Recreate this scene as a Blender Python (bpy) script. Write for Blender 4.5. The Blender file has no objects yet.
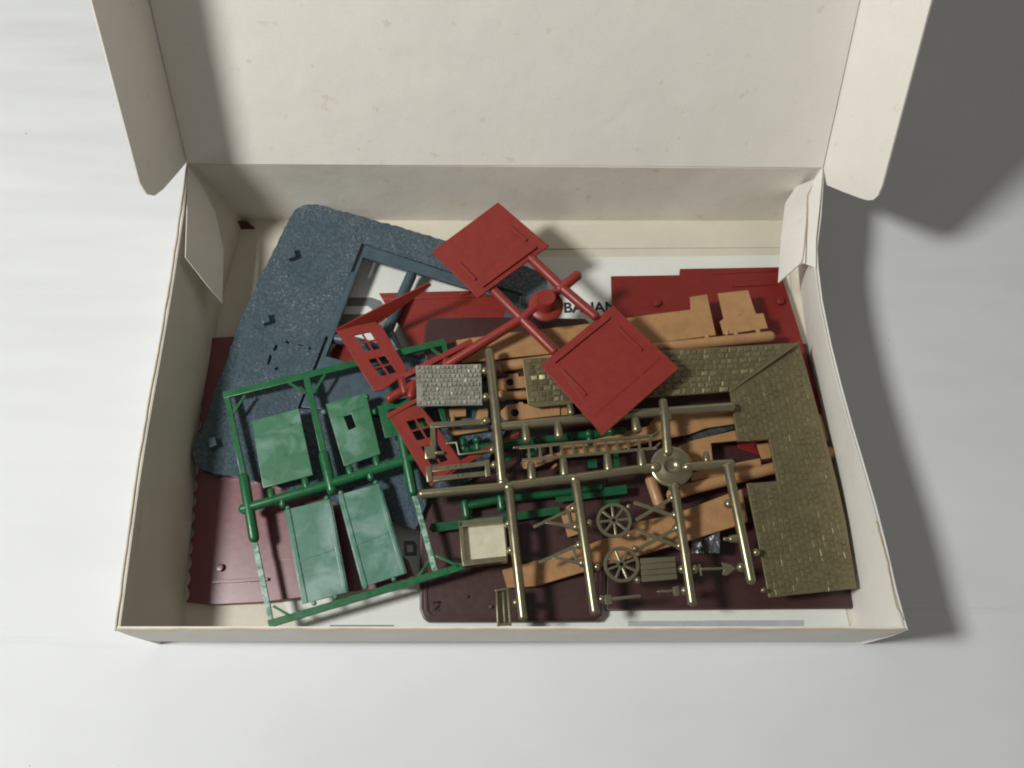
import bpy, bmesh, math, random
from mathutils import Vector, Matrix
random.seed(7)
S = bpy.context.scene
C = S.collection

# ------------------------------------------------------------------ camera
F = 900.0; PITCH = math.radians(23.2); CZ = 47.3; CY = -5.86
CAM = Vector((0, CY, CZ))
cp, sp = math.cos(PITCH), math.sin(PITCH)
def ray(px, py):
    x = (px - 512) / F; y = -(py - 384) / F
    return Vector((x, y * cp + sp, y * sp - cp))
def at(px, py, z):
    d = ray(px, py); t = (z - CZ) / d.z
    return CAM + d * t
cam = bpy.data.cameras.new('camera'); camo = bpy.data.objects.new('camera', cam); C.objects.link(camo)
camo.location = CAM; camo.rotation_euler = (PITCH, 0, 0)
cam.sensor_width = 36; cam.lens = F / 1024 * 36; cam.clip_start = .5; cam.clip_end = 2000
S.camera = camo

class Plane:
    """a plane in the place: a height, or three measured points (px, py, z)"""
    def __init__(s, spec):
        if isinstance(spec, (int, float)):
            s.o = Vector((0, 0, spec)); s.n = Vector((0, 0, 1))
        else:
            a, b, c = [at(*p) for p in spec]
            s.o = a; s.n = (b - a).cross(c - a).normalized()
            if s.n.z < 0: s.n = -s.n
        s.ex = (Vector((1, 0, 0)) - s.n * s.n.x).normalized(); s.ey = s.n.cross(s.ex)
    def at(s, px, py, dz=0.0):
        d = ray(px, py); o = s.o + s.n * dz
        return CAM + d * ((o - CAM).dot(s.n) / d.dot(s.n))
    def loc(s, px, py, dz=0.0):
        p = s.at(px, py, dz) - s.o
        return Vector((p.dot(s.ex), p.dot(s.ey)))
    def mat(s, dz=0.0):
        o = s.o + s.n * dz
        return Matrix(((s.ex.x, s.ey.x, s.n.x, o.x), (s.ex.y, s.ey.y, s.n.y, o.y), (s.ex.z, s.ey.z, s.n.z, o.z), (0, 0, 0, 1)))
def PL(p): return p if isinstance(p, Plane) else Plane(p)
def pxr(r, p):           # a radius measured in the photo as a size at point p
    dy = p.y - CY; dz = p.z - CZ
    return r * (-(-dy * sp + dz * cp)) / F

# ------------------------------------------------------------------ geometry
def shape(poly, plane, thick, holes=(), bev=.025, dz=0.0):
    """closed outline with its own thickness; top face lies on the plane (+dz)"""
    plane = PL(plane)
    cu = bpy.data.curves.new('tmp', 'CURVE'); cu.dimensions = '2D'; cu.fill_mode = 'BOTH'
    bev = min(bev, thick * .45)
    cu.extrude = max(thick / 2 - bev, .0005); cu.bevel_depth = bev; cu.bevel_resolution = 1; cu.offset = -bev
    for lp in [poly] + list(holes):
        sl = cu.splines.new('POLY'); sl.points.add(len(lp) - 1); sl.use_cyclic_u = True
        for q, (px, py) in zip(sl.points, lp):
            v = plane.loc(px, py, dz); q.co = (v.x, v.y, 0, 1)
    ob = bpy.data.objects.new('tmp', cu); C.objects.link(ob)
    dg = bpy.context.evaluated_depsgraph_get()
    me = bpy.data.meshes.new_from_object(ob.evaluated_get(dg))
    bpy.data.objects.remove(ob); bpy.data.curves.remove(cu)
    me.transform(plane.mat(dz - thick / 2))
    return me
def bar(a, b, w, plane, thick, dz=0.0, bev=.02, ext=0):
    """straight flat bar between two photo points, w pixels wide"""
    ax, ay = a; bx, by = b; L = math.hypot(bx - ax, by - ay); ux, uy = (bx - ax) / L, (by - ay) / L
    ax -= ux * ext; ay -= uy * ext; bx += ux * ext; by += uy * ext
    nx, ny = -uy * w / 2, ux * w / 2
    return shape([(ax + nx, ay + ny), (bx + nx, by + ny), (bx - nx, by - ny), (ax - nx, ay - ny)], plane, thick, (), bev, dz)
def tube_pts(pts, rad, seg=14, caps=True):
    """round rod through 3D points with rounded ends"""
    bm = bmesh.new(); pts = [Vector(p) for p in pts]
    if not isinstance(rad, (list, tuple)): rad = [rad] * len(pts)
    st = []
    d0 = (pts[1] - pts[0]).normalized(); d1 = (pts[-1] - pts[-2]).normalized()
    if caps:
        for a in (88, 65, 40, 20):
            a = math.radians(a); st.append((pts[0] - d0 * rad[0] * math.sin(a) * .9, rad[0] * math.cos(a), d0))
    for i, p in enumerate(pts):
        d = d0 if i == 0 else d1 if i == len(pts) - 1 else ((pts[i + 1] - p).normalized() + (p - pts[i - 1]).normalized()).normalized()
        st.append((p, rad[i], d))
    if caps:
        for a in (20, 40, 65, 88):
            a = math.radians(a); st.append((pts[-1] + d1 * rad[-1] * math.sin(a) * .9, rad[-1] * math.cos(a), d1))
    up = Vector((0, 0, 1)) if abs(d0.z) < .9 else Vector((1, 0, 0))
    rings = []
    for p, r, d in st:
        x = up.cross(d).normalized(); y = d.cross(x)
        rings.append([bm.verts.new(p + (x * math.cos(2 * math.pi * k / seg) + y * math.sin(2 * math.pi * k / seg)) * r) for k in range(seg)])
    for A, B in zip(rings, rings[1:]):
        for k in range(seg): bm.faces.new((A[k], A[(k + 1) % seg], B[(k + 1) % seg], B[k]))
    bm.faces.new(list(reversed(rings[0]))); bm.faces.new(rings[-1])
    return bm_me(bm)
def bm_me(bm):
    bmesh.ops.recalc_face_normals(bm, faces=bm.faces)
    me = bpy.data.meshes.new('tmp'); bm.to_mesh(me); bm.free(); return me
def rod(pts, r, plane, dz=0.0, caps=True, seg=14, taper=None):
    plane = PL(plane); P = [plane.at(x, y, dz) for x, y in pts]
    rr = [pxr(r, p) for p in P]
    if taper: rr = [a * t for a, t in zip(rr, taper)]
    return tube_pts(P, rr, seg, caps)
def ball(px, py, r, plane, dz=0.0, sx=1, sz=1.0):
    p = PL(plane).at(px, py, dz); R = pxr(r, p)
    bm = bmesh.new(); bmesh.ops.create_uvsphere(bm, u_segments=14, v_segments=9, radius=R)
    for v in bm.verts: v.co = Vector((v.co.x * sx, v.co.y, v.co.z * sz)) + p
    return bm_me(bm)
def lathe(px, py, prof, plane, seg=40):
    """profile [(r, z)] in cm turned about the plane's normal at a photo point"""
    plane = PL(plane); c = plane.at(px, py)
    bm = bmesh.new(); rings = []
    for r, z in prof:
        rings.append([bm.verts.new(c + plane.n * z + (plane.ex * math.cos(2 * math.pi * k / seg) + plane.ey * math.sin(2 * math.pi * k / seg)) * max(r, .002)) for k in range(seg)])
    for A, B in zip(rings, rings[1:]):
        for k in range(seg): bm.faces.new((A[k], A[(k + 1) % seg], B[(k + 1) % seg], B[k]))
    bm.faces.new(list(reversed(rings[0]))); bm.faces.new(rings[-1])
    return bm_me(bm)
def ring(px, py, r, w, plane, h, dz=0.0, seg=44):
    p = PL(plane).at(px, py, dz); R = pxr(r, p); W = pxr(w, p)
    return lathe_ring(p, R, W, h, PL(plane), seg)
def lathe_ring(c, R, W, h, plane, seg):
    bm = bmesh.new(); prof = [(R - W, -h / 2), (R, -h / 2), (R, h / 2 - .02), (R - .02, h / 2), (R - W + .02, h / 2), (R - W, h / 2 - .02)]
    rings = [[bm.verts.new(c + plane.n * z + (plane.ex * math.cos(2 * math.pi * k / seg) + plane.ey * math.sin(2 * math.pi * k / seg)) * r) for k in range(seg)] for r, z in prof]
    n = len(rings)
    for i in range(n):
        A, B = rings[i], rings[(i + 1) % n]
        for k in range(seg): bm.faces.new((A[k], A[(k + 1) % seg], B[(k + 1) % seg], B[k]))
    return bm_me(bm)
def slab(rows, thick, down=None):
    """sheet through a grid of 3D points, given thickness by offsetting along its normals"""
    bm = bmesh.new(); V = [[bm.verts.new(p) for p in r] for r in rows]
    for a, b in zip(V, V[1:]):
        for i in range(len(a) - 1): bm.faces.new((a[i], a[i + 1], b[i + 1], b[i]))
    bmesh.ops.recalc_face_normals(bm, faces=bm.faces)
    bm.normal_update()
    if down is not None:
        s = sum((f.normal.dot(Vector(down)) for f in bm.faces))
        if s > 0: bmesh.ops.reverse_faces(bm, faces=bm.faces)
    bmesh.ops.solidify(bm, geom=bm.faces[:], thickness=thick)
    return bm_me(bm)
def polyslab(pts, thick, down):
    bm = bmesh.new(); f = bm.faces.new([bm.verts.new(p) for p in pts]); f.normal_update()
    if f.normal.dot(Vector(down)) > 0: f.normal_flip()
    d = Vector(f.normal) * -thick
    r = bmesh.ops.extrude_face_region(bm, geom=[f])
    for g in r['geom']:
        if isinstance(g, bmesh.types.BMVert): g.co += d
    return bm_me(bm)

def base_of(name): return name
def thing(name, label, cat, px, py, z, group=None):
    o = bpy.data.objects.new(name, None); C.objects.link(o); o.empty_display_size = .5
    o.location = at(px, py, z); o['label'] = label; o['category'] = cat
    if group: o['group'] = group
    return o
def obj(name, meshes, m, parent=None, ang=40, label=None, root=None):
    if not isinstance(meshes, (list, tuple)): meshes = [meshes]
    bm = bmesh.new()
    for me in meshes:
        bm.from_mesh(me); bpy.data.meshes.remove(me)
    me = bpy.data.meshes.new(name); bm.to_mesh(me); bm.free()
    for p in me.polygons: p.use_smooth = True
    me.set_sharp_from_angle(angle=math.radians(ang))
    o = bpy.data.objects.new(name, me); C.objects.link(o); me.materials.append(m)
    if parent:
        r = parent
        while r.parent: r = r.parent
        me.transform(Matrix.Translation(-r.location)); o.parent = parent
    if label: o['label'] = label
    return o
def solo(o, label, cat):
    """a thing that is one mesh: its origin goes to its base"""
    me = o.data; n = len(me.vertices)
    c = sum((v.co for v in me.vertices), Vector()) / n; c.z = min(v.co.z for v in me.vertices)
    me.transform(Matrix.Translation(-c)); o.location = c
    o['label'] = label; o['category'] = cat; return o

# ------------------------------------------------------------------ materials
def newmat(name):
    m = bpy.data.materials.new(name); m.use_nodes = True
    nt = m.node_tree; b = nt.nodes['Principled BSDF']
    return m, nt, b
def node(nt, t, **kw):
    n = nt.nodes.new(t)
    for k, v in kw.items(): setattr(n, k, v)
    return n
def noise(nt, scale, detail=4, rough=.55, co=None, dist=0):
    n = node(nt, 'ShaderNodeTexNoise'); n.inputs['Scale'].default_value = scale
    n.inputs['Detail'].default_value = detail; n.inputs['Roughness'].default_value = rough; n.inputs['Distortion'].default_value = dist
    if co: nt.links.new(co, n.inputs['Vector'])
    return n.outputs['Fac']
def ramp(nt, fac, stops):
    r = node(nt, 'ShaderNodeValToRGB'); e = r.color_ramp.elements
    while len(e) > 1: e.remove(e[0])
    e[0].position = stops[0][0]; e[0].color = stops[0][1]
    for p, c in stops[1:]:
        x = e.new(p); x.color = c
    nt.links.new(fac, r.inputs[0]); return r.outputs[0]
def g(v): return (v, v, v, 1)
def coords(nt, rot=0):
    tc = node(nt, 'ShaderNodeTexCoord'); mp = node(nt, 'ShaderNodeMapping'); mp.inputs['Rotation'].default_value = (0, 0, rot)
    nt.links.new(tc.outputs['Object'], mp.inputs['Vector']); return mp.outputs['Vector']
def mix(nt, fac, a, b, blend='MIX'):
    x = node(nt, 'ShaderNodeMix', data_type='RGBA', blend_type=blend)
    for k, v in ((0, fac), (6, a), (7, b)):
        if hasattr(v, 'is_output') or isinstance(v, bpy.types.NodeSocket): nt.links.new(v, x.inputs[k])
        else: x.inputs[k].default_value = v
    return x.outputs[2]
def bump(nt, b, h, strength, dist, prev=None):
    n = node(nt, 'ShaderNodeBump'); n.inputs['Strength'].default_value = strength; n.inputs['Distance'].default_value = dist
    nt.links.new(h, n.inputs['Height'])
    if prev: nt.links.new(prev, n.inputs['Normal'])
    nt.links.new(n.outputs[0], b.inputs['Normal']); return n.outputs[0]

def plastic(name, col, rough=.42, var=.2, spec=.5, metal=0.0, bumps=((6, .25, .02),), haze=None, rvar=.12, streak=0):
    m, nt, b = newmat(name); co = coords(nt)
    n = noise(nt, 1.1, 6, .6, co)
    dark = tuple(c * (1 - var) for c in col) + (1,); lite = tuple(min(1, c * (1 + var)) for c in col) + (1,)
    c = ramp(nt, n, [(.3, dark), (.7, lite)])
    if haze:                        # pale noise streaks in the colour; on the green panels, painted sheen
        hcol, lo, hi, sc, amt = haze
        f = ramp(nt, noise(nt, sc, 5, .55, co, .8), [(lo, g(0)), (hi, g(amt))])
        c = mix(nt, f, c, hcol + (1,))
    if streak:  # faint pale slanted streaks mixed into the base colour
        mp = node(nt, 'ShaderNodeMapping'); mp.inputs['Scale'].default_value = (1.2, 9, 3); mp.inputs['Rotation'].default_value = (0, 0, .7)
        nt.links.new(co, mp.inputs['Vector'])
        f = ramp(nt, noise(nt, 2.2, 3, .7, mp.outputs[0]), [(.64, g(0)), (.74, g(streak))])
        c = mix(nt, f, c, tuple(min(1, .35 + x * .8) for x in col) + (1,))
    nt.links.new(c, b.inputs['Base Color'])
    r = ramp(nt, noise(nt, 2.7, 5, .6, co), [(.3, g(max(.05, rough - rvar))), (.7, g(rough + rvar))])
    nt.links.new(r, b.inputs['Roughness'])
    b.inputs['Specular IOR Level'].default_value = spec; b.inputs['Metallic'].default_value = metal
    pv = None
    for sc, st, di in bumps: pv = bump(nt, b, noise(nt, sc, 4, .6, co), st, di, pv)
    return m
def card_mat(name, col, spot=.5, dirt=.25, spotcol=(.50, .34, .17)):
    m, nt, b = newmat(name); co = coords(nt)
    c = ramp(nt, noise(nt, .35, 5, .6, co), [(.3, tuple(x * (1 - dirt * .35) for x in col) + (1,)), (.7, tuple(col) + (1,))])
    fib = ramp(nt, noise(nt, 9, 6, .75, co), [(.3, g(.93)), (.7, g(1))])
    c = mix(nt, 1.0, c, fib, 'MULTIPLY')
    sp1 = ramp(nt, noise(nt, 1.15, 3, .55, co), [(.665, g(0)), (.74, g(spot))])
    c = mix(nt, sp1, c, spotcol + (1,))
    sp2 = ramp(nt, noise(nt, 4.1, 2, .5, co), [(.745, g(0)), (.79, g(spot * .8))])
    c = mix(nt, sp2, c, spotcol + (1,))
    nt.links.new(c, b.inputs['Base Color'])
    b.inputs['Roughness'].default_value = .62; b.inputs['Specular IOR Level'].default_value = .3
    pv = bump(nt, b, noise(nt, 14, 6, .7, co), .25, .03)
    bump(nt, b, noise(nt, .5, 3, .5, co), .2, .3, pv)
    return m
def brick_mat(name, col, rot, bw, rh, rough=.5, metal=0, strength=.9, var=.15):
    m, nt, b = newmat(name); co = coords(nt, rot)
    t = node(nt, 'ShaderNodeTexBrick'); t.inputs['Scale'].default_value = 1; t.inputs['Brick Width'].default_value = bw
    t.inputs['Row Height'].default_value = rh; t.inputs['Mortar Size'].default_value = rh * .12; t.inputs['Mortar Smooth'].default_value = .3
    nt.links.new(co, t.inputs['Vector'])
    c = ramp(nt, noise(nt, 1.3, 6, .65, co), [(.3, tuple(x * (1 - var) for x in col) + (1,)), (.7, tuple(x * (1 + var) for x in col) + (1,))])
    nt.links.new(c, b.inputs['Base Color'])
    b.inputs['Roughness'].default_value = rough; b.inputs['Metallic'].default_value = metal; b.inputs['Specular IOR Level'].default_value = .4
    inv = ramp(nt, t.outputs['Fac'], [(0, g(1)), (1, g(0))])
    pv = bump(nt, b, inv, strength, .09)
    bump(nt, b, noise(nt, 9, 4, .6, co), .25, .03, pv)
    return m

M = {}
M['card'] = card_mat('greyish white card', (.84, .79, .71), .3)
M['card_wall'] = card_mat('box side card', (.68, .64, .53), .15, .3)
M['card_cream'] = card_mat('cream card floor', (.74, .68, .56), .1)
M['card_lid'] = card_mat('lid card', (.89, .845, .775), .3, .12, (.55, .40, .22))
M['card_white'] = card_mat('outer card', (.85, .815, .76), .15)
M['cut'] = card_mat('worn tan cut edge', (.62, .50, .34), .6, .5)
M['torn'] = card_mat('torn brown card', (.20, .10, .045), .2, .5)
M['paper'] = card_mat('white paper', (.80, .81, .76), .04, .1)
M['ink'] = plastic('printing ink', (.02, .022, .025), .6, .2)
M['ink_grey'] = plastic('grey printing ink', (.17, .18, .175), .6, .15)
M['ink_pale'] = plastic('pale grey printing ink', (.45, .46, .46), .6, .1)
M['blue'] = plastic('blue grey plastic', (.060, .096, .118), .40, .18, .5, 0, ((5, .15, .02),))
M['maroon'] = plastic('dark maroon plastic', (.16, .028, .040), .34, .10, 1.0, 0, ((2, .06, .03),), rvar=.04)
M['brown'] = plastic('brown maroon plastic', (.050, .017, .016), .42, .14, .7, 0, ((2, .1, .03),), rvar=.05)
M['red'] = plastic('red plastic', (.245, .021, .014), .44, .07, .6, 0, ((4, .08, .02),), streak=.13, rvar=.07)
M['red_dark'] = plastic('deep red plastic', (.19, .014, .010), .47, .08, .45, 0, ((4, .1, .02),))
M['green'] = plastic('green plastic', (.010, .115, .038), .36, .15, .5, 0, ((4, .12, .02),))
M['green_panel'] = plastic('green plastic with painted sheen streaks', (.016, .14, .055), .46, .15, .8, 0, ((3, .12, .02),), haze=((.20, .34, .28), .48, .70, .5, .7))
M['green_sheen'] = plastic('green plastic with painted milky sheen', (.034, .16, .10), .46, .2, .9, 0, ((3, .12, .02),), haze=((.24, .36, .32), .46, .68, .5, .75))
M['green_pale'] = plastic('pale streaked green plastic', (.10, .24, .16), .4, .25, .5, 0, ((9, .4, .03),), haze=((.42, .56, .48), .42, .60, 3, .9))  # paler and more streaked than the other frame bars
M['green_dark'] = plastic('deep green plastic', (.006, .085, .030), .35, .15, .5, 0, ((4, .12, .02),))
M['olive'] = plastic('bronze olive plastic', (.285, .255, .165), .31, .10, .5, .78, ((5, .12, .02),), rvar=.04)
M['olive_stone'] = plastic('bronze olive stone relief', (.21, .178, .098), .42, .10, .5, .6, ((10, .10, .02),), rvar=.05)
M['olive_lit'] = plastic('olive relief with painted highlight', (.36, .35, .29), .36, .2, .5, .4, ((10, .35, .02),))  # stone panel's highlight painted in as a paler base colour
M['tray_floor'] = plastic('polished tray floor with painted reflection', (.74, .70, .52), .3, .12, .5, .2, ((2.5, .5, .05),))  # lamp reflection put into the pale base colour
M['tan'] = brick_mat('tan brick relief', (.41, .22, .095), math.radians(-8), .26, .14, strength=.5)
M['tan_low'] = brick_mat('tan plank relief', (.39, .205, .09), math.radians(-17 + 90), .36, .15, strength=.45)
M['tan_smooth'] = plastic('tan plastic', (.41, .22, .10), .42, .12, .5, 0, ((6, .2, .02),))
m, nt, b = newmat('clear glossy film'); b.inputs['Base Color'].default_value = (.05, .053, .058, 1); b.inputs['Roughness'].default_value = .32; b.inputs['Specular IOR Level'].default_value = 1.0
bump(nt, b, noise(nt, 1.6, 2, .5, coords(nt)), .8, .25); M['film'] = m

def ground_mat():           # pebbled relief of the blue ground plate
    m, nt, b = newmat('pebbled blue grey plastic'); co = coords(nt)
    c = ramp(nt, noise(nt, 1.2, 6, .6, co), [(.3, (.060, .098, .124, 1)), (.7, (.085, .130, .162, 1))])
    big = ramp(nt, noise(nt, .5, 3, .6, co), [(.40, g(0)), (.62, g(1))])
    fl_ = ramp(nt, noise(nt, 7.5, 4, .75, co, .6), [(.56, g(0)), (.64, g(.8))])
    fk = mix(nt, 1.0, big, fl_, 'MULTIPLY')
    c = mix(nt, fk, c, (.44, .47, .49, 1))  # glints of the pebbled plastic painted as pale colour flecks
    nt.links.new(c, b.inputs['Base Color'])
    r = ramp(nt, noise(nt, 3, 5, .6, co), [(.3, g(.20)), (.7, g(.40))]); nt.links.new(r, b.inputs['Roughness'])
    v = node(nt, 'ShaderNodeTexVoronoi'); v.inputs['Scale'].default_value = 3.6; nt.links.new(co, v.inputs['Vector'])
    pv = bump(nt, b, noise(nt, 4.2, 6, .72, co, .3), 1.0, .20)
    bump(nt, b, v.outputs['Distance'], .5, .10, pv)
    return m
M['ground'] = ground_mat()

def table_mat():
    m, nt, b = newmat('white table covering'); co = coords(nt)
    c = ramp(nt, noise(nt, .12, 4, .5, co), [(.3, (.73, .735, .745, 1)), (.7, (.755, .76, .77, 1))])
    f = ramp(nt, noise(nt, 1.7, 2, .5, co), [(.785, g(0)), (.80, g(.55))])
    c = mix(nt, f, c, (.25, .24, .22, 1))
    nt.links.new(c, b.inputs['Base Color']); b.inputs['Roughness'].default_value = .6; b.inputs['Specular IOR Level'].default_value = .2
    mp = node(nt, 'ShaderNodeMapping'); mp.inputs['Scale'].default_value = (.25, 1, 1); nt.links.new(co, mp.inputs['Vector'])
    pv = bump(nt, b, noise(nt, .22, 2, .5, mp.outputs[0]), .45, 1.2)
    bump(nt, b, noise(nt, 7, 5, .6, co), .12, .04, pv)
    return m
M['table'] = table_mat()

# ------------------------------------------------------------------ the table top
bm = bmesh.new()
N = 60
X0, X1, Y0, Y1 = -130, 150, -60, 150
def crease(x, y):
    z = 0
    for a, bb, w, h, xa, xb in ((1.5, .012, .10, .07, 19, 150), (-.35, -.02, .12, .045, -130, -19.5), (43.4, -.018, .14, .012, -130, -19)):
        if xa < x < xb: z += h * math.exp(-((y - (a + bb * x + .12 * math.sin(x * .7))) / w) ** 2)
    return z
ys = [Y0, -20, -8, -3, -1.5] + [(-.9 + k * .05) for k in range(92)] + [4.2, 6, 15, 25, 34] + [43.3 + k * .06 for k in range(50)] + [47, 60, 90, Y1]
xs = [X0, -60, -45, -38] + [-36 + k for k in range(18)] + [-18.6, 0, 18.6] + [19 + k for k in range(24)] + [46, 60, 90, X1]
rows = [[bm.verts.new((x, y, crease(x, y))) for x in xs] for y in ys]
for a, c2 in zip(rows, rows[1:]):
    for i in range(len(xs) - 1): bm.faces.new((a[i], a[i + 1], c2[i + 1], c2[i]))
t = obj('table_surface', bm_me(bm), M['table']); t['kind'] = 'structure'
t['label'] = 'white table surface under the open box'

# ------------------------------------------------------------------ the box
H = 5.2; FZ = .3
box = thing('cardboard_box', 'open off-white cardboard box with raised lid, holding the sorted plastic kit pieces', 'box', 510, 400, 0)
A = at(188, 163, H); B = at(822, 167, H); FL = at(115, 630, H); FR = at(905, 630, H)
floor = [Vector((-17.75, .25, FZ)), Vector((17.7, .25, FZ)), Vector((17.4, 25.5, FZ)), Vector((-17.75, 25.5, FZ))]
obj('floor_panel', polyslab(floor, .2, (0, 0, -1)), M['card_cream'], box)
# back wall: slightly buckled sheet
def lerp(a, b, t): return a + (b - a) * t
rows = []
for j in range(9):
    v = j / 8; r = []
    for i in range(31):
        u = i / 30
        top = lerp(A, B, u); bot = Vector((lerp(-17.9, 17.5, u), 25.35, .12))
        p = lerp(bot, top, v)
        p.y += -.10 * math.sin(math.pi * v) * math.exp(-((u - .87) / .05) ** 2) * 2 + .08 * math.sin(u * 9) * math.sin(math.pi * v)
        r.append(p)
    rows.append(r)
obj('box_wall', slab(rows, -.12, (0, 1, 0)), M['card'], box)
# front wall
rows = []
for j in range(5):
    v = j / 4; r = []
    for i in range(31):
        u = i / 30
        top = lerp(FL, FR, u); bot = Vector((lerp(-17.95, 17.75, u), .12, .05 + .12 * (1 - min(1, 6 * u)) + .12 * max(0, u * 8 - 7)))
        p = lerp(bot, top, v); p.y += -.16 * math.sin(math.pi * v) * (.6 + .4 * math.sin(u * 5))
        r.append(p)
    rows.append(r)
obj('box_wall', slab(rows, -.16, (0, -1, 0)), M['card_white'], box)
# left wall: outer sheet and the slanted inner sheet folded over the same rim
def left_rim(u):
    p = lerp(A, FL, u); p.x += .07 * math.sin(u * 7) ; p.z += .04 * math.sin(u * 11); return p
lo = [left_rim(i / 24) for i in range(25)]
rows = [[Vector((-17.95, p.y, .05)) for p in lo], [lerp(Vector((-17.95, p.y, .05)), p, .5) + Vector((-.12, 0, 0)) for p in lo], lo]
obj('box_wall', slab(rows, .1, (1, 0, 0)), M['card_white'], box)
rows = []
for j in range(7):
    v = j / 6
    rows.append([lerp(Vector((-16.65 - .75 * math.sin(math.pi * k / 24) + .08 * math.sin(k * .8), min(max(p.y, .3), 25.3), FZ)), p + Vector((.08, 0, -.03)), v) + Vector((.18 * math.sin(math.pi * v), 0, 0)) for k, p in enumerate(lo)])
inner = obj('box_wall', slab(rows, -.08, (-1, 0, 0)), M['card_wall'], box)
# right wall: rim bows inwards behind the corner tab
rimpx = [(822, 167), (821, 185), (819, 215), (815, 248), (816, 268), (820, 300), (829, 345), (839, 385), (850, 425), (861, 462), (873, 503), (884, 546), (894, 590), (905, 630)]
basepx = [(796, 226), (796, 240), (797, 256), (799, 272), (801, 290), (805, 318), (811, 356), (818, 392), (825, 430), (832, 466), (839, 508), (845, 550), (851, 594), (857, 634)]
rim = [at(x, y, H) for x, y in rimpx]; base = [at(x, y, FZ) for x, y in basepx]
obj('box_wall', slab([[lerp(b2, r2, v) + Vector((-.12 * math.sin(math.pi * v), 0, 0)) for b2, r2 in zip(base, rim)] for v in (0, .2, .4, .6, .8, 1)], -.08, (1, 0, 0)), M['card_white'], box)
obj('box_wall', slab([[Vector((17.85, min(r2.y, 25.4), .05)) for r2 in rim], [lerp(Vector((17.85, r2.y, 0)), r2, .6) + Vector((.25, 0, 0)) for r2 in rim], [r2 + Vector((.14, 0, -.02)) for r2 in rim]], .1, (-1, 0, 0)), M['card_white'], box)
# worn rim folds
def wob(pts, n, amp):
    out = []
    for a, c2 in zip(pts, pts[1:]):
        for k in range(n): out.append(lerp(a, c2, k / n) + Vector((random.uniform(-amp, amp), random.uniform(-amp, amp), random.uniform(-amp, amp) * .5)))
    out.append(pts[-1]); return out
obj('rim_edge', tube_pts(wob([p + Vector((-.02, 0, .02)) for p in lo], 2, .02), .055, 6), M['cut'], box)
obj('rim_edge', tube_pts(wob([FL + Vector((0, .03, 0)), FR + Vector((0, .03, 0))], 60, .02), .05, 6), M['cut'], box)
def on_wall(px, py, v):      # point on the inner sheet of the right wall
    return at(px, py, FZ + (H - FZ) * v)
obj('rim_edge', tube_pts(wob([on_wall(x, y, .98) + Vector((-.03, 0, .10)) for x, y in ((876, 522), (881, 540), (886, 557), (891, 582), (896, 605), (903, 620))], 4, .02), .04, 6), M['cut'], box)
# torn glue mark in the far corner
for cxp, cyp, wd, ht, mm in ((241, 226, .8, .5, 'torn'), (243, 220.5, .6, .2, 'card')):
    bm = bmesh.new(); c0 = at(cxp, cyp, FZ + .12) + Vector((0, -.1, 0)); vs = []
    for k in range(18):
        a = k / 18 * 2 * math.pi; r = random.uniform(.7, 1.15)
        vs.append(c0 + Vector((math.cos(a) * r * wd, math.sin(a) * r * ht * .45, math.sin(a) * r * ht * .9)))
    f = bm.faces.new([bm.verts.new(v) for v in vs]); bmesh.ops.solidify(bm, geom=[f], thickness=.05); bmesh.ops.triangulate(bm, faces=bm.faces)
    obj('torn_patch', bm_me(bm), M[mm], box)
# corner tabs
tabL = [((187, 168), 1.0), ((200, 186), .82), ((214, 214), .62), ((222, 250), .50), ((221, 304), .40), ((204, 284), .68), ((184, 258), .985)]
obj('corner_tab', polyslab([at(x, y, FZ + (H - FZ) * v) + Vector((.12, 0, .1)) for (x, y), v in tabL], .05, (-1, 0, 0)), M['card'], box)
tabF = [((141, 509), .93), ((191, 521), .07), ((185, 575), .03), ((169, 626), .10), ((124, 626), .92)]
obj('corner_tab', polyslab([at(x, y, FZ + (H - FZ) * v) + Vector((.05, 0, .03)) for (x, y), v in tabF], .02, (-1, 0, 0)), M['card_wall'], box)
tL = [((797, 187), .62), ((786, 204), .55), ((782, 240), .48), ((779, 283), .42)]
tC = [((815, 180), .97), ((808, 196), .96), ((805, 230), .93), ((802, 263), .86)]
tR = [((823, 168), 1.01), ((820, 205), 1.01), ((816.5, 240), 1.01), ((816.5, 268), 1.0)]
obj('corner_tab', slab([[at(x, y, FZ + (H - FZ) * v) for (x, y), v in (l_, c_, r_)] for l_, c_, r_ in zip(tL, tC, tR)], -.07, (1, 0, 0)), M['card_white'], box)
obj('rim_edge', tube_pts(wob([at(x, y, H * .975) for x, y in ((814, 183), (808, 195), (806, 225), (803, 258), (801, 264))], 4, .02), .045, 6), M['cut'], box)
# lid, leaning back from the far rim
U = Vector((0, .5, .866)).normalized(); NV = Vector((0, -.866, .5)).normalized(); LL = 27.0
rows = []
for j in range(14):
    v = j / 13; r = []
    for i in range(25):
        u = i / 24
        p = lerp(A, B, u) + U * (LL * v) + Vector((0, 0, .03))
        p += NV * (-.25 * math.sin(math.pi * v) * math.sin(math.pi * u) + .05 * math.sin(7 * u + 4 * v))
        r.append(p)
    rows.append(r)
lid = obj('lid', slab(rows, -.12, (0, 1, 0)), M['card_lid'], box)
def flap(O, side, splay, bottom):
    nd = (NV + Vector((side * splay, 0, 0))).normalized()
    pts = [O + U * (tt * 1.0) + nd * ss + Vector((side * .02, 0, .05)) for tt, ss in bottom + [(LL, 4.9), (LL, 0)]]
    obj('lid_flap', polyslab(pts, .1, (side, 0, 0)), M['card_lid'], lid)
    obj('fold_line', tube_pts(wob([O + U * .2 + NV * .02, O + U * LL + NV * .02], 40, .025), .035, 6), M['card_wall'], lid)
flap(A, -1, .18, [(.05, 0), (-.1, 1.2), (-.3, 3.0), (-.25, 3.9), (.1, 4.5), (.9, 4.9)])
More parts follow.
